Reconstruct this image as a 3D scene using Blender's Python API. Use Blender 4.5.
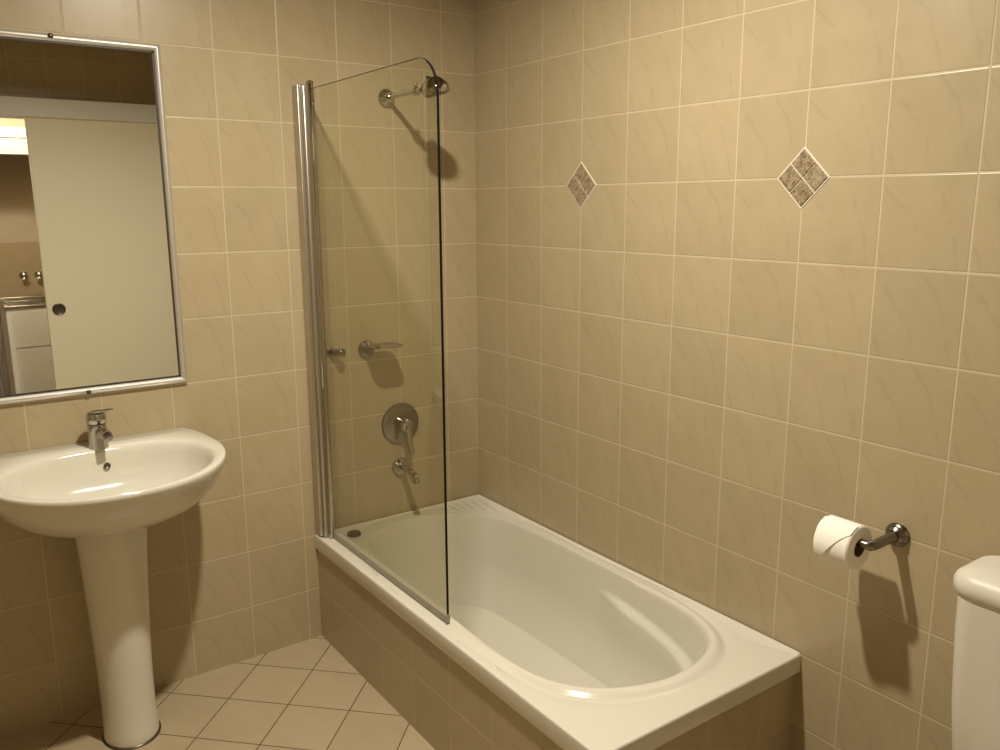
import bpy, math
import numpy as np
from math import sin, cos, pi, sqrt, radians
from mathutils import Vector, Matrix

for o in list(bpy.data.objects):
    bpy.data.objects.remove(o, do_unlink=True)
SC = bpy.context.scene
COL = SC.collection

# ------------------------------------------------------------------ camera
CAM = Vector((-1.7604, -2.6302, 1.531))
yaw, pitch, roll = .9529, -.2029, -.0053
fwd = Vector((cos(pitch)*cos(yaw), cos(pitch)*sin(yaw), sin(pitch)))
right = fwd.cross(Vector((0, 0, 1))).normalized()
up = right.cross(fwd)
r2 = cos(roll)*right + sin(roll)*up
u2 = -sin(roll)*right + cos(roll)*up
cd = bpy.data.cameras.new('camera')
cd.sensor_width = 36.0
cd.lens = 829.51/1000*36.0
cd.clip_start = 0.02
cam = bpy.data.objects.new('camera', cd)
COL.objects.link(cam)
M3 = Matrix((r2, u2, -fwd)).transposed()
cam.matrix_world = Matrix.Translation(CAM) @ M3.to_4x4()
SC.camera = cam

# ------------------------------------------------------------------ world, lamps, exposure
wd = bpy.data.worlds.new('world')
SC.world = wd
wd.use_nodes = True
wd.node_tree.nodes['Background'].inputs[0].default_value = (.05, .04, .03, 1)
wd.node_tree.nodes['Background'].inputs[1].default_value = 0.2
SC.view_settings.view_transform = 'Standard'
SC.view_settings.look = 'None'
SC.view_settings.gamma = 1
SC.view_settings.use_curve_mapping = False
SC.view_settings.exposure = 0.0
SC.cycles.sample_clamp_indirect = 0.0
WARM = (1.0, .92, .77)
LAMP = Vector((-.97, -1.23, 2.53))
CEIL = 2.56


def point_light(name, loc, watts, radius, color):
    ld = bpy.data.lights.new(name, 'POINT')
    ld.energy = watts
    ld.shadow_soft_size = radius
    ld.color = color
    o = bpy.data.objects.new(name, ld)
    o.location = loc
    COL.objects.link(o)
    return o


ld = bpy.data.lights.new('ceiling_lamp_light', 'AREA')      # the round lamp face, shining down
ld.shape = 'DISK'
ld.size = .085
ld.energy = 43
ld.spread = radians(163)
ld.color = WARM
lo = bpy.data.objects.new('ceiling_lamp_light', ld)
lo.location = LAMP
COL.objects.link(lo)
point_light('hall_lamp_light', (-1.25, -3.52, 2.42), 62, .06, (1.0, .90, .74))

# ------------------------------------------------------------------ mesh helpers


class MB:
    """collects verts/faces of one mesh"""

    def __init__(s):
        s.v = []
        s.f = []

    def add(s, vs, fs):
        n = len(s.v)
        s.v += [tuple(map(float, p)) for p in vs]
        s.f += [tuple(n+i for i in f) for f in fs]
        return s

    def box(s, x0, x1, y0, y1, z0, z1):
        vs = [(x, y, z) for z in (z0, z1) for y in (y0, y1) for x in (x0, x1)]
        return s.add(vs, [(0, 2, 3, 1), (4, 5, 7, 6), (0, 1, 5, 4), (2, 6, 7, 3), (0, 4, 6, 2), (1, 3, 7, 5)])

    def rings(s, rings, cap0=True, cap1=True):
        n = len(rings[0])
        vs = [p for r in rings for p in r]
        fs = []
        for i in range(len(rings)-1):
            for j in range(n):
                k = (j+1) % n
                fs.append((i*n+j, i*n+k, (i+1)*n+k, (i+1)*n+j))
        if cap0:
            fs.append(tuple(reversed(range(n))))
        if cap1:
            b = (len(rings)-1)*n
            fs.append(tuple(b+j for j in range(n)))
        return s.add(vs, fs)

    def lathe(s, prof, base=(0, 0, 0), axis=(0, 0, 1), seg=40):
        """prof: (radius, height along axis)"""
        a = Vector(axis).normalized()
        t = Vector((1, 0, 0)) if abs(a.x) < .9 else Vector((0, 1, 0))
        e1 = a.cross(t).normalized()
        e2 = a.cross(e1)
        b = Vector(base)
        rs = []
        for r, h in prof:
            r = max(r, 1e-5)
            rs.append([b + a*h + (e1*cos(2*pi*k/seg) + e2*sin(2*pi*k/seg))*r for k in range(seg)])
        return s.rings(rs)

    def tube(s, pts, rad, seg=20):
        pts = [Vector(p) for p in pts]
        if not isinstance(rad, (list, tuple)):
            rad = [rad]*len(pts)
        rs = []
        nrm = None
        for i, p in enumerate(pts):
            d = (pts[min(i+1, len(pts)-1)] - pts[max(i-1, 0)]).normalized()
            if nrm is None:
                t = Vector((0, 0, 1)) if abs(d.z) < .9 else Vector((1, 0, 0))
                nrm = d.cross(t).normalized()
            else:
                nrm = (nrm - d*nrm.dot(d)).normalized()
            b = d.cross(nrm)
            rs.append([p + (nrm*cos(2*pi*k/seg) + b*sin(2*pi*k/seg))*rad[i] for k in range(seg)])
        return s.rings(rs)

    def rrect(s, x0, x1, y0, y1, zs, r, n=8):
        """vertical rounded-rectangle loft; zs = list of (z, inset)"""
        rs = []
        for z, ins in zs:
            a0, a1, b0, b1 = x0+ins, x1-ins, y0+ins, y1-ins
            rr = max(min(r-ins, (a1-a0)/2-1e-4, (b1-b0)/2-1e-4), 1e-4)
            ring = []
            for cx, cy, st in ((a1-rr, b1-rr, 0), (a0+rr, b1-rr, pi/2), (a0+rr, b0+rr, pi), (a1-rr, b0+rr, 1.5*pi)):
                for k in range(n+1):
                    t = st + pi/2*k/n
                    ring.append((cx+rr*cos(t), cy+rr*sin(t), z))
            rs.append(ring)
        return s.rings(rs)


WLOC = {}


def obj(name, mb, mat, parent=None, smooth=True, bevel=0, origin=None, angle=35, sub=0):
    v = np.array(mb.v)
    if origin is None:
        origin = ((v[:, 0].min()+v[:, 0].max())/2, (v[:, 1].min()+v[:, 1].max())/2, v[:, 2].min())
    og = Vector(origin)
    me = bpy.data.meshes.new(name)
    me.from_pydata([tuple(Vector(p)-og) for p in mb.v], [], mb.f)
    me.validate()
    import bmesh
    bm = bmesh.new()
    bm.from_mesh(me)
    bmesh.ops.recalc_face_normals(bm, faces=bm.faces)
    bm.to_mesh(me)
    bm.free()
    me.materials.append(mat)
    o = bpy.data.objects.new(name, me)
    COL.objects.link(o)
    if parent is not None:
        o.parent = parent
        o.location = og - WLOC[parent.name]
    else:
        o.location = og
    WLOC[o.name] = og
    if smooth:
        for p in me.polygons:
            p.use_smooth = True
        me.set_sharp_from_angle(angle=radians(angle))
    if bevel:
        m = o.modifiers.new('bevel', 'BEVEL')
        m.width = bevel
        m.segments = 3
        m.limit_method = 'ANGLE'
        m.angle_limit = radians(40)
        if not smooth:
            for p in me.polygons:
                p.use_smooth = True
            me.set_sharp_from_angle(angle=radians(30))
    if sub:
        m = o.modifiers.new('sub', 'SUBSURF')
        m.levels = m.render_levels = sub
    return o


def thing(name, label, cat, loc, group=None):
    o = bpy.data.objects.new(name, None)
    COL.objects.link(o)
    o.location = loc
    o.empty_display_size = .05
    WLOC[o.name] = Vector(loc)
    return tag(o, label, cat, group)


def tag(o, label, cat, group=None):
    o['label'] = label
    o['category'] = cat
    if group:
        o['group'] = group
    return o


def struct(name, mb, mat, parent=None, label=None, **k):
    o = obj(name, mb, mat, parent, **k)
    if parent is None:
        o['kind'] = 'structure'
        if label:
            o['label'] = label
    return o


# ------------------------------------------------------------------ materials
def new_mat(name):
    m = bpy.data.materials.new(name)
    m.use_nodes = True
    nt = m.node_tree
    return m, nt, nt.nodes['Principled BSDF']


def N(nt, typ, **k):
    n = nt.nodes.new(typ)
    for a, b in k.items():
        setattr(n, a, b)
    return n


def math_(nt, op, a, b=None, c=None, clamp=False):
    n = nt.nodes.new('ShaderNodeMath')
    n.operation = op
    n.use_clamp = clamp
    for i, x in enumerate((a, b, c)):
        if x is None:
            continue
        if isinstance(x, (int, float)):
            n.inputs[i].default_value = x
        else:
            nt.links.new(x, n.inputs[i])
    return n.outputs[0]


def mixc(nt, fac, a, b, mode='MIX'):
    n = nt.nodes.new('ShaderNodeMix')
    n.data_type = 'RGBA'
    n.blend_type = mode
    for i, x in ((0, fac), (6, a), (7, b)):
        if isinstance(x, (int, float)):
            n.inputs[i].default_value = x
        elif isinstance(x, tuple):
            n.inputs[i].default_value = (*x[:3], 1)
        else:
            nt.links.new(x, n.inputs[i])
    return n.outputs[2]


def noise(nt, vec, scale, detail=3, rough=.5):
    n = nt.nodes.new('ShaderNodeTexNoise')
    n.inputs['Scale'].default_value = scale
    n.inputs['Detail'].default_value = detail
    n.inputs['Roughness'].default_value = rough
    if vec is not None:
        nt.links.new(vec, n.inputs['Vector'])
    return n.outputs['Fac']


def plain(name, col, rough=.4, metal=0, var=.04, vscale=8, coat=0, spec=.5, bump=0, bscale=200):
    m, nt, b = new_mat(name)
    tc = N(nt, 'ShaderNodeTexCoord')
    nz = noise(nt, tc.outputs['Object'], vscale, 4)
    c = mixc(nt, nz, tuple(x*(1-var) for x in col), tuple(min(1, x*(1+var)) for x in col))
    nt.links.new(c, b.inputs['Base Color'])
    b.inputs['Roughness'].default_value = rough
    b.inputs['Metallic'].default_value = metal
    b.inputs['Specular IOR Level'].default_value = spec
    b.inputs['Coat Weight'].default_value = coat
    b.inputs['Coat Roughness'].default_value = .08
    if bump:
        n2 = noise(nt, tc.outputs['Object'], bscale, 3)
        bp = N(nt, 'ShaderNodeBump')
        bp.inputs['Strength'].default_value = bump
        bp.inputs['Distance'].default_value = .001
        nt.links.new(n2, bp.inputs['Height'])
        nt.links.new(bp.outputs[0], b.inputs['Normal'])
    return m


def tile_mat(name, u, uo, v, vo, tile, grout, size=.2, gw=.0016, rough=.32, veins=.11, mott=.09, diag=False, seed=0., flip=False):
    """u / v: axis index of world position used as tile coordinates"""
    m, nt, b = new_mat(name)
    g = N(nt, 'ShaderNodeNewGeometry')
    sp = N(nt, 'ShaderNodeSeparateXYZ')
    nt.links.new(g.outputs['Position'], sp.inputs[0])
    U, V = sp.outputs[u], sp.outputs[v]
    if diag:
        a = math_(nt, 'MULTIPLY', math_(nt, 'ADD', U, V), 1/sqrt(2))
        c = math_(nt, 'MULTIPLY', math_(nt, 'SUBTRACT', U, V), 1/sqrt(2))
        U, V = a, c
    su = math_(nt, 'DIVIDE', math_(nt, 'SUBTRACT', U, uo), size)
    sv = math_(nt, 'DIVIDE', math_(nt, 'SUBTRACT', V, vo), size)
    fu = math_(nt, 'FRACT', su)
    fv = math_(nt, 'FRACT', sv)
    iu = math_(nt, 'FLOOR', su)
    iv = math_(nt, 'FLOOR', sv)
    du = math_(nt, 'MINIMUM', fu, math_(nt, 'SUBTRACT', 1.0, fu))
    dv = math_(nt, 'MINIMUM', fv, math_(nt, 'SUBTRACT', 1.0, fv))
    d = math_(nt, 'MULTIPLY', math_(nt, 'MINIMUM', du, dv), size)

    def sstep(x, e0, e1):
        r = N(nt, 'ShaderNodeMapRange', interpolation_type='SMOOTHSTEP')
        nt.links.new(x, r.inputs[0])
        r.inputs[1].default_value = e0
        r.inputs[2].default_value = e1
        return r.outputs[0]
    mask = sstep(d, gw*.75, gw*1.15)          # 1 on the tile
    edge = sstep(d, gw, gw+.0022)             # rounded tile edge for the bump
    # per tile random and printed veins
    cb = N(nt, 'ShaderNodeCombineXYZ')
    nt.links.new(iu, cb.inputs[0])
    nt.links.new(iv, cb.inputs[1])
    cb.inputs[2].default_value = seed
    wn = N(nt, 'ShaderNodeTexWhiteNoise', noise_dimensions='3D')
    nt.links.new(cb.outputs[0], wn.inputs['Vector'])
    rnd = wn.outputs['Value']
    lc = N(nt, 'ShaderNodeCombineXYZ')
    nt.links.new(fu, lc.inputs[0])
    nt.links.new(fv, lc.inputs[1])
    nt.links.new(math_(nt, 'MULTIPLY', math_(nt, 'FLOOR', math_(nt, 'MULTIPLY', rnd, 3.0)), .35), lc.inputs[2])
    n1 = noise(nt, lc.outputs[0], 2.6, 3)
    cx = math_(nt, 'SUBTRACT', 1.35, fu) if flip else math_(nt, 'ADD', fu, .35)
    cy = math_(nt, 'ADD', math_(nt, 'MULTIPLY', fv, .75), .12)
    rr = math_(nt, 'SQRT', math_(nt, 'ADD', math_(nt, 'MULTIPLY', cx, cx), math_(nt, 'MULTIPLY', cy, cy)))
    w = math_(nt, 'FRACT', math_(nt, 'ADD', math_(nt, 'MULTIPLY', rr, 2.6), math_(nt, 'MULTIPLY', n1, .55)))
    ln = math_(nt, 'ABSOLUTE', math_(nt, 'SUBTRACT', w, .5))
    vein = math_(nt, 'SUBTRACT', 1.0, sstep(ln, .0, .09))
    n2 = noise(nt, lc.outputs[0], 4.5, 2)
    vein = math_(nt, 'MULTIPLY', vein, sstep(n2, .36, .58))
    n3 = noise(nt, g.outputs['Position'], 9, 5, .6)
    soft = math_(nt, 'MULTIPLY', math_(nt, 'SUBTRACT', w, .5), .45)
    base = mixc(nt, n3, tuple(x*(1-mott) for x in tile), tuple(min(1, x*(1+mott)) for x in tile))
    base = mixc(nt, math_(nt, 'MULTIPLY', math_(nt, 'ADD', soft, .25), mott*1.2), base, (.25, .19, .10))
    base = mixc(nt, math_(nt, 'MULTIPLY', vein, veins), base, (.16, .10, .05))
    hv = N(nt, 'ShaderNodeHueSaturation')
    nt.links.new(math_(nt, 'ADD', math_(nt, 'MULTIPLY', rnd, .07), .965), hv.inputs['Value'])
    nt.links.new(base, hv.inputs['Color'])
    gn = noise(nt, g.outputs['Position'], 3.5, 3)
    gc = mixc(nt, gn, tuple(x*.86 for x in grout), tuple(min(1, x*1.1) for x in grout))
    col = mixc(nt, mask, gc, hv.outputs[0])
    nt.links.new(col, b.inputs['Base Color'])
    ro = math_(nt, 'ADD', math_(nt, 'MULTIPLY', mask, rough-.8), .8)
    ro = math_(nt, 'ADD', ro, math_(nt, 'MULTIPLY', math_(nt, 'SUBTRACT', n3, .5), .12))
    nt.links.new(ro, b.inputs['Roughness'])
    bp = N(nt, 'ShaderNodeBump')
    bp.inputs['Strength'].default_value = .5
    bp.inputs['Distance'].default_value = .0012
    n4 = noise(nt, g.outputs['Position'], 28, 2)
    nt.links.new(math_(nt, 'ADD', edge, math_(nt, 'MULTIPLY', n4, .22)), bp.inputs['Height'])
    nt.links.new(bp.outputs[0], b.inputs['Normal'])
    return m


TILE = (.425, .345, .213)
GROUT = (.57, .475, .325)
ZO = .189
M_BACK = tile_mat('tile_back', 0, -.1367, 2, ZO, TILE, GROUT)
M_RIGHT = tile_mat('tile_right', 1, -.001, 2, ZO, TILE, GROUT, seed=3., flip=True)
M_APY = tile_mat('tile_apron_long', 1, -.08, 2, ZO, TILE, GROUT, seed=5., flip=True)
M_FLOOR = tile_mat('tile_floor', 0, .089, 1, .166, (.42, .335, .215), (.10, .065, .035), gw=.0018, veins=.03, mott=.09, diag=True, rough=.35)
M_CEIL = plain('ceiling_paint', (.38, .30, .13), .8, var=.01)
M_CER = plain('ceramic', (.66, .63, .54), .11, var=.01, coat=.2)
M_CER2 = plain('satin_ceramic', (.66, .62, .53), .42, var=.01)
M_ACR = plain('bath_acrylic', (.66, .63, .535), .16, var=.01, coat=.3)
M_CHROME = plain('chrome', (.48, .46, .43), .08, metal=1, var=.02)
M_DULL = plain('dull_chrome', (.24, .22, .19), .24, metal=1, var=.08, vscale=40)
M_ALU = plain('brushed_aluminium', (.56, .52, .46), .36, metal=1, var=.05, vscale=30)
M_DARK = plain('dark_rubber', (.035, .028, .02), .5)
M_BRONZE = plain('aged_bronze', (.12, .10, .075), .35, metal=.8)
M_PAPER = plain('tissue_paper', (.90, .86, .78), .95, var=.02, spec=.1, bump=.3, bscale=300)
M_CARD = plain('cardboard', (.22, .16, .10), .9)
M_DOOR = plain('door_paint', (.86, .80, .63), .45, var=.01)
M_WHITE = plain('white_paint', (.80, .79, .74), .4, var=.01)
M_PAINT = plain('hall_paint', (.50, .42, .32), .8, var=.03)
M_STEEL = plain('stainless', (.5, .48, .44), .25, metal=1)
M_CAB = plain('white_laminate', (.78, .78, .76), .4, var=.01)
M_SIL = plain('silicone', (.75, .70, .58), .45)
M_GREY = plain('grey_plastic', (.22, .21, .20), .5)
M_HALLF = plain('hall_floor', (.30, .22, .14), .5, var=.1)


def mirror_mat():
    m, nt, b = new_mat('mirror_silver')
    tc = N(nt, 'ShaderNodeTexCoord')
    n = noise(nt, tc.outputs['Object'], 3, 2)
    c = mixc(nt, n, (.86, .88, .84), (.88, .90, .86))
    nt.links.new(c, b.inputs['Base Color'])
    b.inputs['Metallic'].default_value = 1
    b.inputs['Roughness'].default_value = .005
    return m


def glass_mat(name='screen_glass', tint=(.88, .89, .80), ior=1.5):
    m = bpy.data.materials.new(name)
    m.use_nodes = True
    nt = m.node_tree
    nt.nodes.clear()
    out = N(nt, 'ShaderNodeOutputMaterial')
    tr = N(nt, 'ShaderNodeBsdfTransparent')
    tr.inputs[0].default_value = (*[sqrt(x) for x in tint], 1)
    gl = N(nt, 'ShaderNodeBsdfGlossy')
    gl.inputs['Roughness'].default_value = 0.0
    gl.inputs['Color'].default_value = (.95, .95, .92, 1)
    fr = N(nt, 'ShaderNodeFresnel')
    fr.inputs['IOR'].default_value = ior
    # only the outer side of a face reflects, so a ray leaving the pane is not totally reflected
    geo = N(nt, 'ShaderNodeNewGeometry')
    k = math_(nt, 'MULTIPLY', fr.outputs[0], math_(nt, 'SUBTRACT', 1.0, geo.outputs['Backfacing']))
    k = math_(nt, 'MULTIPLY', k, 1.35, clamp=True)
    mx = N(nt, 'ShaderNodeMixShader')
    nt.links.new(k, mx.inputs[0])
    nt.links.new(tr.outputs[0], mx.inputs[1])
    nt.links.new(gl.outputs[0], mx.inputs[2])
    nt.links.new(mx.outputs[0], out.inputs[0])
    return m


def stone_mat():
    m, nt, b = new_mat('brown_mosaic_stone')
    g = N(nt, 'ShaderNodeNewGeometry')
    n = N(nt, 'ShaderNodeTexNoise')
    n.inputs['Scale'].default_value = 75
    n.inputs['Detail'].default_value = 5
    n.inputs['Distortion'].default_value = 2.2
    nt.links.new(g.outputs['Position'], n.inputs['Vector'])
    cr = N(nt, 'ShaderNodeValToRGB')
    cr.color_ramp.elements[0].position = .35
    cr.color_ramp.elements[0].color = (.15, .10, .055, 1)
    cr.color_ramp.elements[1].position = .68
    cr.color_ramp.elements[1].color = (.42, .33, .22, 1)
    nt.links.new(n.outputs[0], cr.inputs[0])
    nt.links.new(cr.outputs[0], b.inputs['Base Color'])
    b.inputs['Roughness'].default_value = .4
    return m


M_MIRROR = mirror_mat()
M_GLASS = glass_mat()
M_STONE = stone_mat()

# ------------------------------------------------------------------ room shell
XL, YF = -2.30, -3.20        # left wall, front wall (behind the camera)
T = .10
struct('floor', MB().box(XL-T, T, YF-T, T, -.1, 0), M_FLOOR, smooth=False)
struct('ceiling', MB().box(XL-T, T, YF-T, T, CEIL, CEIL+.08), M_CEIL, smooth=False)
struct('wall_back', MB().box(XL-T, T, 0, T, 0, CEIL), M_BACK, smooth=False)
struct('wall_right', MB().box(0, T, YF, 0, 0, CEIL), M_RIGHT, smooth=False)
struct('wall_left', MB().box(XL-T, XL, YF, 0, 0, CEIL), M_RIGHT, smooth=False)
# front wall with the door opening
OX0, OX1, OZ = -1.93, -1.03, 2.05
fw = MB().box(XL-T, OX0, YF-T, YF, 0, CEIL).box(OX1, T, YF-T, YF, 0, CEIL).box(OX0, OX1, YF-T, YF, OZ, CEIL)
struct('wall_front', fw, M_BACK, smooth=False)
# laundry passage seen in the mirror
LY = -4.95
struct('floor_laundry', MB().box(-3.0, .3, LY-T, YF-T, -.1, 0), M_HALLF, smooth=False)
struct('ceiling_laundry', MB().box(-3.0, .3, LY-T, YF-T, CEIL, CEIL+.08), M_CEIL, smooth=False)
struct('wall_laundry_back', MB().box(-3.0, .3, LY-T, LY, 0, CEIL), M_PAINT, smooth=False)
struct('wall_laundry_left', MB().box(-3.0-T, -3.0, LY-T, YF-T, 0, CEIL), M_PAINT, smooth=False)
struct('wall_laundry_right', MB().box(.3, .3+T, LY-T, YF-T, 0, CEIL), M_PAINT, smooth=False)
M_SPLASH = tile_mat('tile_splash', 0, 0, 2, 1.26, (.42, .33, .22), (.5, .4, .28), size=.3, veins=.05)
struct('trim_4', MB().box(-1.9, .1, LY, LY+.012, .75, 1.26), M_SPLASH, smooth=False, label='brown tiled splashback behind the laundry tub')
# head of the laundry recess: two stepped white boards
struct('trim_2', MB().box(-2.9, .3, -4.36, -4.32, 1.895, 2.005), M_WHITE, smooth=False, bevel=.004, label='lower white head board above the laundry recess')
struct('trim_3', MB().box(-2.9, .3, -4.40, -4.34, 2.012, 2.085), M_WHITE, smooth=False, bevel=.004, label='upper white head board above the laundry recess')
struct('wall_laundry_head', MB().box(-3.0, .3, -4.46, -4.40, 1.93, CEIL), M_PAINT, smooth=False)
# sliding door + pelmet
pel = MB().box(-2.05, -.12, YF, YF+.085, 2.05, 2.158)
struct('trim_1', pel, M_WHITE, smooth=False, bevel=.003, label='white pelmet board covering the sliding door track')
door = struct('door_1', MB().box(-1.085, -.20, YF+.018, YF+.055, .012, 2.068), M_DOOR, smooth=False, bevel=.003,
              label='cream sliding door, flat, with a round recessed pull')
hx, hz = -1.02, .908
obj('door_handle', MB().lathe([(.0, .0), (.036, .0), (.038, .003), (.034, .005), (.028, .002), (.0, .0015)], (hx, YF+.0545, hz), (0, 1, 0)), M_BRONZE, door)

# ------------------------------------------------------------------ bath: tiled apron
BX, BY, BZ = -.699, -1.49, .391
struct('wall_bath_apron', MB().box(-.692, -.672, BY+.014, 0, 0, .345), M_APY, smooth=False, label='tiled front panel of the bath')
struct('wall_bath_end', MB().box(-.672, 0, BY+.014, BY+.034, 0, .345), M_BACK, smooth=False, label='tiled end panel of the bath')


def catmull(pts, n=24):
    P = [np.array(p, float) for p in pts]
    out = []
    m = len(P)
    for i in range(m):
        p0, p1, p2, p3 = P[i-1], P[i], P[(i+1) % m], P[(i+2) % m]
        for k in range(n):
            t = k/n
            out.append(.5*((2*p1)+(-p0+p2)*t+(2*p0-5*p1+4*p2-p3)*t*t+(-p0+3*p1-3*p2+p3)*t**3))
    return np.array(out)


def radial(pts, c, smooth=True):
    """radius of a closed outline as a function of the angle about c"""
    q = catmull(pts) if smooth else np.array([np.array(pts[i])*(1-t)+np.array(pts[(i+1) % len(pts)])*t
                                               for i in range(len(pts)) for t in np.linspace(0, 1, 200, endpoint=False)])
    d = q - np.array(c)
    a = np.arctan2(d[:, 1], d[:, 0])
    r = np.hypot(d[:, 0], d[:, 1])
    i = np.argsort(a)
    a, r = a[i], r[i]
    a = np.concatenate([a-2*pi, a, a+2*pi])
    r = np.concatenate([r, r, r])
    return lambda th: np.interp(th, a, r)


def sst(x, a, b):
    t = np.clip((x-a)/(b-a), 0, 1)
    return t*t*(3-2*t)


# --- tub shell
bc = (-.335, -.72)
inner = [(-.622, -.70), (-.627, -.90), (-.625, -1.07), (-.605, -1.195), (-.54, -1.288), (-.44, -1.345), (-.335, -1.364),
         (-.225, -1.347), (-.14, -1.298), (-.085, -1.20), (-.062, -1.07), (-.056, -.90), (-.055, -.70), (-.058, -.50), (-.078, -.30), (-.125, -.175),
         (-.215, -.098), (-.335, -.066), (-.44, -.072), (-.535, -.125), (-.592, -.22), (-.615, -.40), (-.622, -.50)]
flo = [(-.535, -.70), (-.53, -.95), (-.49, -1.06), (-.41, -1.11), (-.335, -1.12), (-.26, -1.11), (-.18, -1.06), (-.14, -.95),
       (-.135, -.70), (-.14, -.40), (-.17, -.24), (-.25, -.165), (-.335, -.15), (-.42, -.165), (-.50, -.24), (-.53, -.40)]
Ri, Rf = radial(inner, bc), radial(flo, bc)
rect = [(BX, BY), (-.001, BY), (-.001, -.001), (BX, -.001)]
Ro = radial(rect, bc, False)
NA = 256
th = np.linspace(-pi, pi, NA, endpoint=False)
# snap to the rectangle's corners
for cx_, cy_ in rect:
    a = math.atan2(cy_-bc[1], cx_-bc[0])
    th[np.argmin(abs(th-a))] = a
ct, stn = np.cos(th), np.sin(th)
ro, ri, rf = Ro(th), Ri(th), Rf(th)


def ring(r, z):
    z = np.broadcast_to(z, r.shape)
    return list(zip(bc[0]+r*ct, bc[1]+r*stn, z))


px_, py_ = bc[0]+ri*ct, bc[1]+ri*stn
near = sst(-py_, .80, 1.28)           # the rounded raised bead round the backrest end
side = .25+.75*near
rings = []
rings.append(ring(ro-.010, BZ-.048))
rings.append(ring(ro-.001, BZ-.050))
rings.append(ring(ro, BZ-.048))
rings.append(ring(ro-.0002, BZ-.012))
rings.append(ring(ro-.0006, BZ-.005))
rings.append(ring(ro-.0016, BZ-.0025))
rings.append(ring(ro-.0035, BZ-.0005))
# small upstand along the two tiled walls
xo, yo = bc[0]+ro*ct, bc[1]+ro*stn
upst = ((xo > -.01) | (yo > -.01)).astype(float)
rings.append(ring(ro-.006, BZ+.004*upst))
rings.append(ring(ro-.012, BZ+.003*upst))
rings.append(ring(ro-.020, BZ-.001*upst))
gap = ro-ri
for f, h in ((.75, -.001), (.95, -.002)):
    rings.append(ring(ri+np.minimum(.062, gap*.8)+np.maximum(gap-.082-.02, 0)*(1-f), BZ+h))
wide = np.clip(gap/.085, .3, 1)
for dr, h in ((.056, -.003), (.048, -.0025), (.040, .003), (.030, .009), (.020, .012), (.012, .0105), (.005, .006), (.001, .0)):
    rings.append(ring(ri+dr*wide, BZ-.002+h*near))
# interior
ZB = .055
K = 70
yi = bc[1]+ri*stn
arm = sst(-yi, .76, 1.0)*sst(abs(px_-bc[0]), .05, .24)
for k in range(1, K+1):
    t = k/K
    z = BZ-.002-(BZ-ZB)*(1-(1-t)**1.6) if t < 1 else ZB
    zz = (BZ-z)/(BZ-ZB)
    # wall leans slowly then rounds into the floor
    f = .40*zz + .60*np.clip((zz-.45)/.55, 0, 1)**2.2
    lean = f
    r = ri*(1-lean)+rf*lean
    drop = BZ-z
    # arm rest ledge on both long sides near the backrest
    zl = .075+.035*sst(-yi, .80, 1.25)
    led = sst(drop, zl-.004, zl+.010)*(1-sst(drop, zl+.02, .30))
    r = r-.034*arm*led
    rings.append(ring(r, z+0*r))
for s, dz in ((.85, -.004), (.6, -.007), (.3, -.009), (.05, -.010)):
    rings.append(ring(rf*s, ZB+dz))
tub = MB().rings(rings, cap0=False, cap1=True)
# soap ridges pressed into the wall corner
for i in range(6):
    t = i/5
    x0, y0 = -.035-.17*t, -.030-.004*i
    x1, y1 = -.060-.125*t, -.165+.055*t
    x0, y0, x1, y1 = -.205+.175*t, -.028, -.175+.125*t, -.098-.150*t*t
    tub.tube([(x0, y0, BZ-.003), (x0*.7+x1*.3, y0*.7+y1*.3, BZ+.0012), (x0*.3+x1*.7, y0*.3+y1*.7, BZ+.0012), (x1, y1, BZ-.003)],
             [.002, .0045, .0045, .002], seg=10)
bt = thing('bathtub', 'white built-in bath with sloped backrest and tiled surround, along the right wall', 'bathtub', (-.35, -.74, 0))
obj('tub', tub, M_ACR, bt, angle=50)
obj('waste_drain', MB().lathe([(.0, 0), (.034, 0), (.034, .003), (.028, .005), (.012, .003), (0, .003)], (-.335, -.26, ZB-.006)), M_CHROME, bt)
tag(obj('bath_plug', MB().lathe([(.0, -.0), (.024, -.0), (.0245, .004), (.022, .009), (.018, .010), (.006, .009), (0, .009)], (-.586, -.083, BZ)), M_DARK),
    'small dark round plug lying on the bath rim corner behind the glass screen', 'bath plug')

# ------------------------------------------------------------------ bath screen
GX, GY0, GY1, GZ0, GZ1 = -.654, -.060, -.819, .408, 1.891
bs = thing('bath_screen', 'clear glass bath screen with one rounded top corner and chrome wall hinge', 'shower screen', (GX, 0, BZ))
R = .095
out = [(GY0, GZ0), (GY1, GZ0)]
for k in range(0, 17):
    a = pi/2*k/16
    out.append((GY1+R-R*cos(a), GZ1-R+R*sin(a)))
out.append((GY0, GZ1))
g = MB()
n = len(out)
g.add([(GX-.003, y, z) for y, z in out]+[(GX+.003, y, z) for y, z in out],
      [tuple(range(n)), tuple(reversed(range(n, 2*n)))])
M_EDGE = plain('dark_glass_edge', (.004, .004, .004), .4, spec=.15)
pane = obj('glass_pane', g, M_GLASS, bs, smooth=False)
e = MB()
ein = [(GY0, GZ0+.0), (GY1+.0012, GZ0)]
pts_e = out[1:]
vs, fs = [], []
for (y, z) in pts_e:
    vs += [(GX-.0031, y, z), (GX+.0031, y, z)]
m_ = len(pts_e)
for i in range(m_):
    # inner copies 1.2 mm in, so the polished edge is a thin solid rim
    y, z = pts_e[i]
    a = max(0, min(1, (i)/(m_-2)))
    ny, nz = (1, 0) if i == 0 else ((cos(pi/2*(i-1)/16), -sin(pi/2*(i-1)/16)) if i <= 17 else (0, -1))
    w_ = .0022 if i < 12 else .0007
    vs += [(GX-.0031, y+ny*w_, z+nz*w_), (GX+.0031, y+ny*w_, z+nz*w_)]
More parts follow.
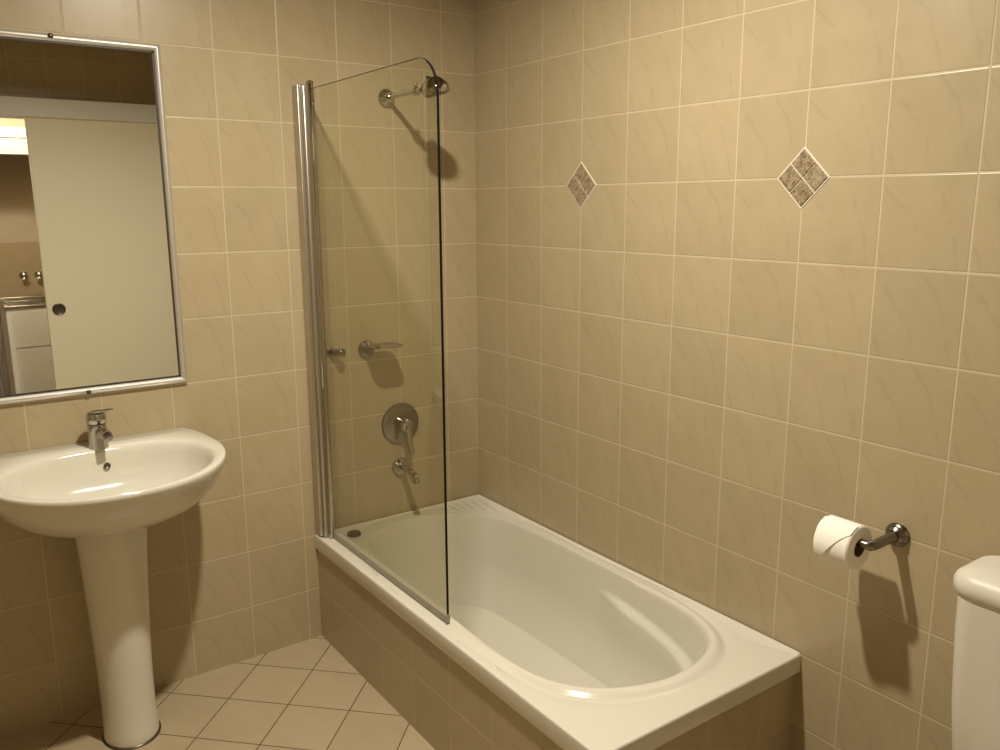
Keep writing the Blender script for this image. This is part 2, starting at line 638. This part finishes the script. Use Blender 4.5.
for i in range(m_-1):
    a, b = 2*i, 2*(i+1)
    A, B = 2*m_+2*i, 2*m_+2*(i+1)
    fs += [(a, b, b+1, a+1), (A, A+1, B+1, B), (a, A, B, b), (a+1, b+1, B+1, A+1)]
fs += [(0, 1, 2*m_+1, 2*m_), (2*m_-2, 4*m_-2, 4*m_-1, 2*m_-1)]
obj('glass_edge', e.add(vs, fs), M_EDGE, bs, smooth=False)
ch = MB().box(-.696, -.670, -.042, -.0005, BZ+.005, 1.904)
obj('wall_channel', ch, M_ALU, bs, smooth=False, bevel=.003)
ch2 = MB().box(-.683, -.653, -.054, -.041, BZ+.002, 1.902)
obj('pivot_profile', ch2, M_ALU, bs, smooth=False, bevel=.005)
obj('hinge_tube', MB().lathe([(0, 0), (.0105, 0), (.0105, 1.902-BZ), (.008, 1.905-BZ), (0, 1.905-BZ)], (-.660, -.060, BZ+.002)), M_CHROME, bs)
cap = MB().lathe([(0, 0), (.012, 0), (.0125, .004), (.009, .008), (0, .009)], (-.660, -.060, 1.9055))
obj('tube_cap', cap, M_CHROME, bs)
M_SEAL = plain('clear_seal', (.30, .26, .19), .25)
obj('seal_strip', MB().box(GX-.0045, GX+.0045, GY1+.004, GY0-.01, BZ+.0005, GZ0+.006), M_SEAL, bs, smooth=False, bevel=.002)
obj('end_clip', MB().box(GX-.006, GX+.006, GY1-.001, GY1+.006, BZ+.0005, GZ0+.012), M_SEAL, bs, smooth=False, bevel=.002)

# ------------------------------------------------------------------ shower arm and head
sx, sz = -.361, 1.887
sh = thing('shower_head', 'chrome wall shower with straight arm and round head above the bath taps', 'shower head', (sx, 0, sz))
obj('flange', MB().lathe([(0, 0), (.030, 0), (.031, .004), (.027, .012), (.017, .018), (.016, .026), (0, .027)], (sx, -.0005, sz), (0, -1, 0)), M_CHROME, sh)
obj('arm', MB().tube([(sx, -.02, sz), (sx, -.12, sz+.002), (sx, -.20, sz+.001)], .0085), M_CHROME, sh)
j = MB().lathe([(.0, 0), (.012, 0), (.013, .006), (.013, .022), (.010, .028), (0, .028)], (sx, -.192, sz), (0, -1, 0))
j.lathe([(0, 0), (.005, .001), (.006, .012), (.004, .016), (0, .017)], (sx, -.205, sz+.010), (0, 0, 1), seg=16)
obj('swivel_joint', j, M_CHROME, sh)
hd = Vector((.22, -.10, -.95)).normalized()
hc = Vector((sx+.012, -.300, sz+.012))
obj('neck', MB().tube([(sx, -.212, sz), (sx, -.245, sz+.002), tuple(hc - hd*.018 + Vector((0, .02, 0)))], [.0095, .012, .014]), M_CHROME, sh)
hb = MB().lathe([(0, -.022), (.016, -.022), (.024, -.016), (.034, -.004), (.041, .004), (.043, .010), (.043, .024), (.041, .029), (0, .029)], hc, hd)
head = obj('head', hb, M_CHROME, sh)
fc = MB().lathe([(0, .0285), (.039, .0285), (.039, .031), (.035, .0325), (0, .0325)], hc, hd)
t0 = Vector((1, 0, 0)) - hd*hd.x
t0.normalize()
t1 = hd.cross(t0)
for rr_, nn in ((.012, 6), (.021, 12), (.031, 18)):
    for k in range(nn):
        a = 2*pi*k/nn
        p = hc + hd*.0322 + (t0*cos(a)+t1*sin(a))*rr_
        fc.lathe([(.0018, 0), (.0012, .002), (0, .0022)], p, hd, seg=8)
obj('spray_plate', fc, M_DULL, head)

# ------------------------------------------------------------------ soap dish
sd = thing('soap_dish', 'chrome soap dish with thin tray on a round wall fixing, above the bath mixer', 'soap dish', (-.472, 0, 1.033))
obj('flange', MB().lathe([(0, 0), (.030, 0), (.031, .004), (.029, .010), (.018, .016), (.015, .028), (.010, .034), (0, .035)], (-.472, -.0005, 1.033), (0, -1, 0)), M_DULL, sd)
tr = MB()
tr.rrect(-.492, -.378, -.128, -.028, [(1.0475, .006), (1.049, .001), (1.053, 0), (1.054, .001), (1.0525, .004), (1.0505, .012)], .032)
obj('tray', tr, M_CHROME, sd)
obj('bracket', MB().tube([(-.472, -.030, 1.036), (-.466, -.045, 1.044), (-.452, -.065, 1.0485)], [.009, .008, .006]), M_DULL, sd)

# small peg beside the soap dish
pg = thing('wall_peg', 'small dark chrome peg on the tiles close to the screen hinge', 'wall hook', (-.600, 0, 1.040))
obj('rosette', MB().lathe([(0, 0), (.016, 0), (.0165, .004), (.012, .007), (0, .007)], (-.604, -.0005, 1.036), (0, -1, 0)), M_DULL, pg)
obj('peg', MB().lathe([(0, 0), (.0135, 0), (.0135, .036), (.0155, .038), (.0155, .048), (.013, .051), (0, .051)], (-.604, -.006, 1.036), (.45, -.9, .02)), M_DULL, pg)

# ------------------------------------------------------------------ bath mixer
mx_, mz = -.345, .742
bm_ = thing('bath_mixer', 'round chrome wall mixer plate with hanging lever above the bath spout', 'tap', (mx_, 0, mz))
obj('cover_plate', MB().lathe([(0, 0), (.076, 0), (.077, .003), (.074, .008), (.060, .0125), (0, .014)], (mx_, -.0005, mz), (0, -1, 0), seg=64), M_DULL, bm_)
obj('mixer_body', MB().lathe([(0, .010), (.031, .010), (.030, .020), (.027, .040), (.025, .052), (.018, .058), (0, .060)], (mx_, 0, mz), (0, -1, 0)), M_CHROME, bm_)
obj('lever', MB().tube([(mx_, -.046, mz-.006), (mx_, -.058, mz-.028), (mx_+.001, -.066, mz-.060), (mx_+.002, -.074, mz-.088), (mx_+.002, -.078, mz-.100)],
                       [.017, .015, .0105, .0115, .009]), M_CHROME, bm_)
# spout
bp_ = thing('bath_spout', 'short chrome bath spout with round wall flange and down-turned tip', 'spout', (-.352, 0, .575))
obj('flange', MB().lathe([(0, 0), (.033, 0), (.034, .004), (.031, .011), (.018, .018), (.015, .024), (0, .025)], (-.352, -.0005, .578), (0, -1, 0)), M_CHROME, bp_)
pp = [(-.352, -.018, .578), (-.352, -.060, .578), (-.352, -.095, .576), (-.352, -.113, .571), (-.352, -.122, .561), (-.352, -.124, .546)]
obj('spout_pipe', MB().tube(pp, [.0125, .012, .0115, .0115, .0115, .0125]), M_CHROME, bp_)

# ------------------------------------------------------------------ accent diamonds
def diamond(yc, label):
    zc = 1.589
    root = thing('accent_tile', label, 'decorative tile', (0, yc, zc), 'brown mosaic diamonds on the right wall')
    h = .072
    d = MB()
    d.add([(x, yc+a, zc+b) for x in (-.0014, .0) for a, b in ((h, 0), (0, h), (-h, 0), (0, -h))],
          [(0, 1, 2, 3), (7, 6, 5, 4), (0, 4, 5, 1), (1, 5, 6, 2), (2, 6, 7, 3), (3, 7, 4, 0)])
    obj('grout_bed', d, M_SIL, root, smooth=False)
    q = .0325
    for a, b in ((0, .0345), (.0345, 0), (0, -.0345), (-.0345, 0)):
        s = MB()
        s.add([(x, yc+a+c*q*k, zc+b+e_*q*k) for x, k in ((-.0010, 1), (-.0030, 1), (-.0038, .95)) for c, e_ in ((1, 0), (0, 1), (-1, 0), (0, -1))],
              [(8, 9, 10, 11), (3, 2, 1, 0)]+[(l*4+i, l*4+(i+1) % 4, (l+1)*4+(i+1) % 4, (l+1)*4+i) for l in (0, 1) for i in range(4)])
        obj('mosaic_piece', s, M_STONE, root, smooth=False)


diamond(-.60, 'brown four-piece mosaic diamond on the right wall, the smaller-looking one nearer the room corner')
diamond(-1.40, 'brown four-piece mosaic diamond high on the wall above the open end of the bath')

# ------------------------------------------------------------------ mirror
mr = thing('wall_mirror', 'rectangular wall mirror in a thin silver frame above the basin', 'mirror', (-1.3725, 0, .995))
x0, x1, z0, z1 = -1.655, -1.090, .995, 1.986
fwid, fd = .019, .016
obj('mirror_glass', MB().box(x0+fwid-.001, x1-fwid+.001, -.009, -.0005, z0+fwid-.001, z1-fwid+.001), M_MIRROR, mr, smooth=False)
gk = MB()
b_ = .0055
for (a0, a1, c0, c1) in ((x0+fwid, x1-fwid, z1-fwid-b_, z1-fwid), (x0+fwid, x1-fwid, z0+fwid, z0+fwid+b_),
                         (x0+fwid, x0+fwid+b_, z0+fwid, z1-fwid), (x1-fwid-b_, x1-fwid, z0+fwid, z1-fwid)):
    gk.box(a0, a1, -.0105, -.0088, c0, c1)
obj('dark_gasket', gk, M_DARK, mr, smooth=False)
fr = MB()
prof = [(0, 0), (0, -.010), (.003, -.014), (.007, -.016), (.0085, -.0135), (.0105, -.0135), (.012, -.016), (.016, -.0145), (.019, -.011), (.019, 0)]
loops = []
for (ins, y) in prof:
    loops.append([(x0+ins, y-.0004, z0+ins), (x1-ins, y-.0004, z0+ins), (x1-ins, y-.0004, z1-ins), (x0+ins, y-.0004, z1-ins)])
loops.append(loops[0])
fr.rings(loops, cap0=False, cap1=False)
obj('mirror_frame', fr, plain('silver_frame', (.74, .72, .68), .36, metal=.8, var=.03), mr, smooth=True, angle=20)
for zc in (z0+.007, z1-.007):
    obj('fixing_screw', MB().lathe([(0, 0), (.007, 0), (.007, .002), (.004, .004), (0, .0045)], (-1.371, -.0145, zc), (0, -1, 0), seg=20), M_BRONZE, mr)

# ------------------------------------------------------------------ basin
cx = -1.37
ba = thing('pedestal_basin', 'white ceramic pedestal basin with half-round bowl under the mirror', 'basin', (cx, -.2, 0))
oc = (cx, -.24)
half = [(0, -.494), (.10, -.482), (.189, -.443), (.256, -.380), (.295, -.302), (.308, -.22), (.298, -.13), (.282, -.06), (.262, -.012)]
O = [(cx+x, y) for x, y in half]+[(cx+.25, -.001), (cx+.12, -.001), (cx-.12, -.001), (cx-.25, -.001)]+[(cx-x, y) for x, y in reversed(half[1:])]
# polyline outline, smoothed except at the straight back
hin = [(0, -.472), (.09, -.461), (.172, -.422), (.232, -.360), (.264, -.285), (.262, -.215), (.225, -.150), (.15, -.112), (.07, -.098), (0, -.096)]
I = [(cx+x, y) for x, y in hin]+[(cx-x, y) for x, y in reversed(hin[1:-1])]
RO, RI = radial(O, oc), radial(I, oc)
n = 160
tb = np.linspace(-pi, pi, n, endpoint=False)
cb_, sb_ = np.cos(tb), np.sin(tb)
rO, rI = RO(tb), RI(tb)
# keep the back flat on the wall
yO = oc[1]+rO*sb_
rO = np.where(yO > -.001, (-.001-oc[1])/np.where(sb_ > 0, sb_, 1), rO)


def zt(y):      # rim falls slightly towards the front
    return .852-.022*np.clip(-y/.5, 0, 1)


def bring(r, z, c=oc):
    x = c[0]+r*cb_
    y = c[1]+r*sb_
    return list(zip(x, y, z if hasattr(z, '__len__') else np.full(n, z)))


yo_ = oc[1]+rO*sb_
rg = []
# pedestal joint under the bowl, then the underside outwards and up to the lip
pc = (cx, -.205)
for s_, z_ in ((.10, .662), (.12, .666), (.16, .670), (.24, .674), (.36, .680), (.50, .690), (.64, .706), (.76, .728), (.86, .754), (.93, .784), (.97, .804), (.990, .815)):
    base_r = .088+.0*rO
    k = (s_-.10)/.888
    r = base_r*(1-k)+(rO*.99)*k
    cc = (cx, pc[1]*(1-k)+oc[1]*k)
    x = cc[0]+r*cb_
    y = np.minimum(cc[1]+r*sb_, -.001)
    rg.append(list(zip(x, y, np.full(n, z_))))
top = zt(yo_)
rg.append(bring(rO*.998, top-.012))
rg.append(bring(rO*1.0, top-.008))
rg.append(bring(rO*.999, top-.004))
rg.append(bring(rO*.994, top-.001))
rg.append(bring(rO*.988, top+.0005))
yi_ = oc[1]+rI*sb_
ti = zt(yi_)
mid = rO*.5+rI*.5
rg.append(bring(mid, zt(oc[1]+mid*sb_)-.001))
rg.append(bring(rI*1.035, ti-.001))
rg.append(bring(rI*1.01, ti-.004))
rg.append(bring(rI*.985, ti-.012))
dc = (cx, -.25)
for s_, dz in ((.968, .030), (.945, .055), (.905, .080), (.83, .102), (.69, .122), (.48, .136), (.30, .144), (.14, .149), (.09, .152)):
    k = 1-s_
    x = (oc[0]+rI*cb_)*s_+dc[0]*k
    y = (oc[1]+rI*sb_)*s_+dc[1]*k
    rg.append(list(zip(x, y, ti*s_+.84*k-dz)))
bw = MB().rings(rg)
# soap recesses: thin raised lips beside the tap
obj('bowl', bw, M_CER, ba, angle=60)
ped = MB()
rs = []
for z_, a_, b2, yc in ((0, .074, .088, -.194), (.010, .076, .090, -.194), (.03, .074, .088, -.193), (.10, .0725, .086, -.190), (.22, .074, .088, -.190),
                       (.36, .079, .092, -.195), (.48, .084, .096, -.200), (.58, .089, .098, -.205), (.672, .095, .100, -.205)):
    rr_ = []
    for k in range(64):
        t = 2*pi*k/64
        rr_.append((cx-.010+a_*cos(t), yc+(b2 if sin(t) < 0 else b2*.9)*sin(t), z_))
    rs.append(rr_)
ped.rings(rs)
obj('pedestal', ped, M_CER, ba, angle=60)
se = MB().rings([[(cx-.010+(.0765+e_)*cos(t), -.194+(.0905+e_ if sin(t) < 0 else .082+e_)*sin(t), z_) for t in np.linspace(0, 2*pi, 56, endpoint=False)]
                 for e_, z_ in ((.004, .0004), (.0035, .002), (.001, .004), (-.001, .006))])
obj('pedestal_sealant', se, M_BRONZE, ba)
obj('overflow_ring', MB().lathe([(.0, 0), (.0085, 0), (.0095, .0015), (.008, .0028), (.006, .0015), (0, .001)], (cx+.012, -.1085, .799), (0, -1, .32), seg=28), M_BRONZE, ba)
obj('waste_drain', MB().lathe([(.0, 0), (.031, 0), (.031, .003), (.024, .006), (.012, .003), (0, .003)], (cx, -.25, .689)), M_CHROME, ba)

# ------------------------------------------------------------------ basin mixer
tx, ty, tz = -1.368, -.068, .8470
tp = thing('basin_mixer', 'small chrome single-lever mixer tap standing on the basin ledge', 'tap', (tx, ty, tz))
body = MB().lathe([(0, 0), (.027, 0), (.027, .004), (.026, .008), (.0255, .035), (.025, .070), (.0245, .074), (0, .074)], (tx, ty, tz), (0, -.06, 1))
obj('tap_body', body, M_CHROME, tp)
sp_ = MB().tube([(tx+.004, ty-.008, tz+.040), (tx+.007, ty-.030, tz+.049), (tx+.011, ty-.058, tz+.054), (tx+.013, ty-.078, tz+.053)], [.018, .0155, .0135, .0125])
spo = obj('spout', sp_, M_CHROME, tp)
obj('aerator', MB().lathe([(0, 0), (.0105, 0), (.0115, .002), (.0115, .012), (.009, .014), (0, .0135)], (tx+.0135, ty-.077, tz+.050), (.18, -.85, -.5)), M_DULL, spo)
cap = MB().lathe([(0, 0), (.0245, 0), (.0265, .003), (.0265, .018), (.023, .028), (.012, .034), (0, .036)], (tx, ty-.005, tz+.076), (0, -.08, 1))
lev = obj('lever_cap', cap, M_CHROME, tp)
l = MB()
ls = []
for t, w_, h_ in ((0, .014, .006), (.3, .013, .005), (.6, .010, .004), (.9, .008, .0035), (1, .004, .002)):
    p = Vector((tx-.004+.040*t, ty-.012-.040*t, tz+.107+.012*t))
    dv = Vector((.055, -.080, .014)).normalized()
    sv = dv.cross(Vector((0, 0, 1))).normalized()
    uv_ = sv.cross(dv)
    ls.append([p+sv*w_*cos(a)+uv_*h_*sin(a) for a in np.linspace(0, 2*pi, 16, endpoint=False)])
l.rings(ls)
obj('lever_handle', l, M_CHROME, lev)

# ------------------------------------------------------------------ toilet roll holder and roll
hy, hzr = -1.710, .793
th_ = thing('toilet_roll_holder', 'dull chrome open-arm toilet roll holder on the right wall', 'toilet roll holder', (0, hy, hzr))
obj('flange', MB().lathe([(0, 0), (.027, 0), (.028, .004), (.026, .008), (.022, .011), (.021, .017), (.015, .022), (0, .022)], (-.0005, hy, hzr), (-1, 0, 0)), M_DULL, th_)
ay = hy+.010
pts = [(-.018, hy, hzr), (-.050, hy, hzr-.001), (-.095, hy, hzr-.002), (-.105, hy+.003, hzr-.002), (-.110, hy+.010, hzr-.002), (-.110, hy+.030, hzr-.002), (-.110, hy+.125, hzr-.002)]
obj('arm', MB().tube(pts, [.0135, .0115, .0115, .0115, .0105, .0080, .0080]), M_DULL, th_)
rc = Vector((-.110, 0, hzr-.0145))
ya, yb = -1.684, -1.600
rl = thing('toilet_roll', 'white toilet roll with folded loose end on the wall holder', 'toilet roll', (rc.x, (ya+yb)/2, rc.z-.054))
Rr = .051
n_ = 72
pl_ = MB()
loops = []
for r_, h_ in ((.0207, .001), (.0215, 0), (Rr-.003, 0), (Rr, .003), (Rr, .081), (Rr-.003, .084), (.0215, .084), (.0207, .083)):
    loops.append([(rc.x+r_*cos(2*pi*k/n_), ya+h_, rc.z+r_*sin(2*pi*k/n_)) for k in range(n_)])
loops.append(loops[0])
obj('paper', pl_.rings(loops, cap0=False, cap1=False), M_PAPER, rl)
# hollow: cardboard core is a thin tube, its inner face dark
cr_ = MB()
n_ = 48
loops = []
for r_, h_ in ((.0205, -.0005), (.0193, -.0005), (.0193, .0845), (.0205, .0845)):
    loops.append([(rc.x+r_*cos(2*pi*k/n_), ya+h_, rc.z+r_*sin(2*pi*k/n_)) for k in range(n_)])
loops.append(loops[0])
cr_.rings(loops, cap0=False, cap1=False)
obj('cardboard_core', cr_, M_CARD, rl)
# folded loose sheet: hugs the front of the roll, lower edge folded to a blunt point
ls = MB()
na, nb = 22, 14
vs = []
for i in range(na+1):
    a = radians(100 + (212-100)*i/na)          # angle about the axis, 90 = top, 180 = outwards
    for k in range(nb+1):
        f0 = .002
        f1 = .082
        t = i/na
        if t > .30:
            s2 = (t-.30)/.70
            lo = f0+.062*s2**.85
            hi = f1-.004*s2
        else:
            lo, hi = f0, f1
        yy = ya+lo+(hi-lo)*k/nb
        rr_ = Rr+.0012+.006*max(0, t-.55)
        vs.append((rc.x+rr_*cos(a), yy, rc.z+rr_*sin(a)))
m2 = len(vs)
vs2 = [(x+(x-rc.x)*.02, y, z+(z-rc.z)*.02) for x, y, z in vs]
fs = []
W = nb+1
for i in range(na):
    for k in range(nb):
        a, b, c, d = i*W+k, i*W+k+1, (i+1)*W+k+1, (i+1)*W+k
        fs += [(a, b, c, d), (m2+d, m2+c, m2+b, m2+a)]
for i in range(na):
    fs += [(i*W, (i+1)*W, m2+(i+1)*W, m2+i*W), (i*W+nb, m2+i*W+nb, m2+(i+1)*W+nb, (i+1)*W+nb)]
for k in range(nb):
    fs += [(k, m2+k, m2+k+1, k+1), (na*W+k, na*W+k+1, m2+na*W+k+1, m2+na*W+k)]
obj('loose_sheet', ls.add(vs+vs2, fs), M_PAPER, rl, angle=60)

# ------------------------------------------------------------------ toilet
ty0, ty1 = -2.285, -1.905
tt = thing('toilet', 'white close-coupled toilet with rounded cistern lid beside the right wall', 'toilet', (-.35, (ty0+ty1)/2, 0))
ci = MB()
ci.rrect(-.175, -.002, ty0+.006, ty1-.008, [(.400, .040), (.405, .030), (.43, .022), (.55, .010), (.70, .002), (.785, .0)], .045, n=10)
obj('cistern', ci, M_CER2, tt, angle=60)
li = MB()
li.rrect(-.181, -.001, ty0-.006, ty1+.004, [(.787, .010), (.786, .004), (.790, .0), (.806, .0), (.817, .004), (.826, .013), (.832, .028), (.836, .050), (.838, .075)], .055, n=12)
lid = obj('cistern_lid', li, M_CER2, tt, angle=60)
yc = (ty0+ty1)/2
bt_ = MB().lathe([(0, 0), (.026, 0), (.026, .004), (.022, .006), (0, .006)], (-.10, yc, .837))
obj('flush_button', bt_, M_CHROME, lid)


def oval(cx_, cy_, a, bf, bb, z, n=56):
    return [(cx_+(-bf if cos(t) > 0 else -bb)*cos(t), cy_+a*sin(t), z) for t in np.linspace(0, 2*pi, n, endpoint=False)]


pan = MB().rings([oval(-.33, yc, .105, .18, .24, 0), oval(-.33, yc, .105, .18, .24, .03), oval(-.34, yc, .095, .17, .24, .14),
                  oval(-.36, yc, .12, .20, .26, .25), oval(-.40, yc, .165, .25, .32, .34), oval(-.41, yc, .18, .27, .34, .385), oval(-.41, yc, .176, .265, .335, .398)])
obj('pan', pan, M_CER, tt, angle=60)
obj('seat', MB().rings([oval(-.43, yc, .180, .255, .21, .399), oval(-.43, yc, .185, .26, .215, .405), oval(-.43, yc, .183, .258, .213, .416)]), M_CER, tt, angle=60)
obj('seat_lid', MB().rings([oval(-.43, yc, .180, .255, .21, .417), oval(-.43, yc, .184, .26, .215, .422), oval(-.43, yc, .178, .25, .208, .434), oval(-.43, yc, .12, .18, .14, .440)]), M_CER, tt, angle=60)

# ------------------------------------------------------------------ ceiling lamp
cl = thing('ceiling_lamp', 'round white ceiling lamp fitting above the bath side of the room', 'lamp', (LAMP.x, LAMP.y, CEIL))
obj('lamp_base', MB().lathe([(0, 0), (.10, 0), (.10, .012), (.085, .022), (0, .024)], (LAMP.x, LAMP.y, CEIL), (0, 0, -1)), M_WHITE, cl)

# ------------------------------------------------------------------ laundry things seen in the mirror
lc_ = thing('laundry_tub', 'white laundry cabinet with steel tub, seen in the mirror through the doorway', 'laundry tub', (-.93, -4.62, 0))
lx0, lx1 = -1.205, -.66
obj('cabinet', MB().box(lx0, lx1, -4.88, -4.415, .02, .79), M_CAB, lc_, smooth=False, bevel=.003)
obj('cabinet_door', MB().box(lx0+.035, lx1-.01, -4.415, -4.398, .06, .498), M_CAB, lc_, smooth=False, bevel=.002)
obj('drawer_front', MB().box(lx0+.035, lx1-.01, -4.415, -4.398, .506, .775), M_CAB, lc_, smooth=False, bevel=.002)
tb_ = MB().box(lx0-.01, lx1+.01, -4.89, -4.405, .79, .806)
tb_.box(lx0-.01, lx1+.01, -4.42, -4.400, .806, .818)
tb_.box(lx0-.01, lx1+.01, -4.90, -4.86, .806, .84)
tb_.box(lx0-.01, lx0+.02, -4.86, -4.42, .806, .83)
obj('steel_tub', tb_, M_STEEL, lc_, smooth=False, bevel=.004)
for k, (lx, lab) in enumerate(((-1.010, 'chrome laundry wall tap, further left in the mirror, above the steel tub'), (-.905, 'chrome laundry wall tap next to the sliding door edge in the mirror'))):
    t_ = thing('laundry_tap', lab, 'tap', (lx, LY+.012, 1.0), 'laundry taps')
    obj('flange', MB().lathe([(0, 0), (.032, 0), (.032, .006), (.014, .012), (.013, .05), (0, .05)], (lx, LY+.012, 1.0), (0, 1, 0), seg=24), M_CHROME, t_)
    hnd = MB().lathe([(0, 0), (.020, 0), (.023, .006), (.023, .02), (.014, .026), (0, .027)], (lx, LY+.058, 1.0), (0, 1, 0), seg=24)
    hnd.tube([(lx-.030, LY+.072, 1.0), (lx+.030, LY+.072, 1.0)], .005, 10)
    hnd.tube([(lx, LY+.072, .970), (lx, LY+.072, 1.030)], .005, 10)
    obj('handle', hnd, M_CHROME, t_)
for k, dx in enumerate((0, .055)):
    hp = [(-1.315+dx+.012*sin(i*.7+k), -4.50-.02*k, .015+.85*i/14) for i in range(15)]
    tag(obj('drain_hose', MB().tube(hp, .014, 12), M_GREY),
        ('grey drain hose hanging furthest from the laundry cabinet', 'grey drain hose hanging close beside the laundry cabinet')[k], 'hose', 'laundry hoses')
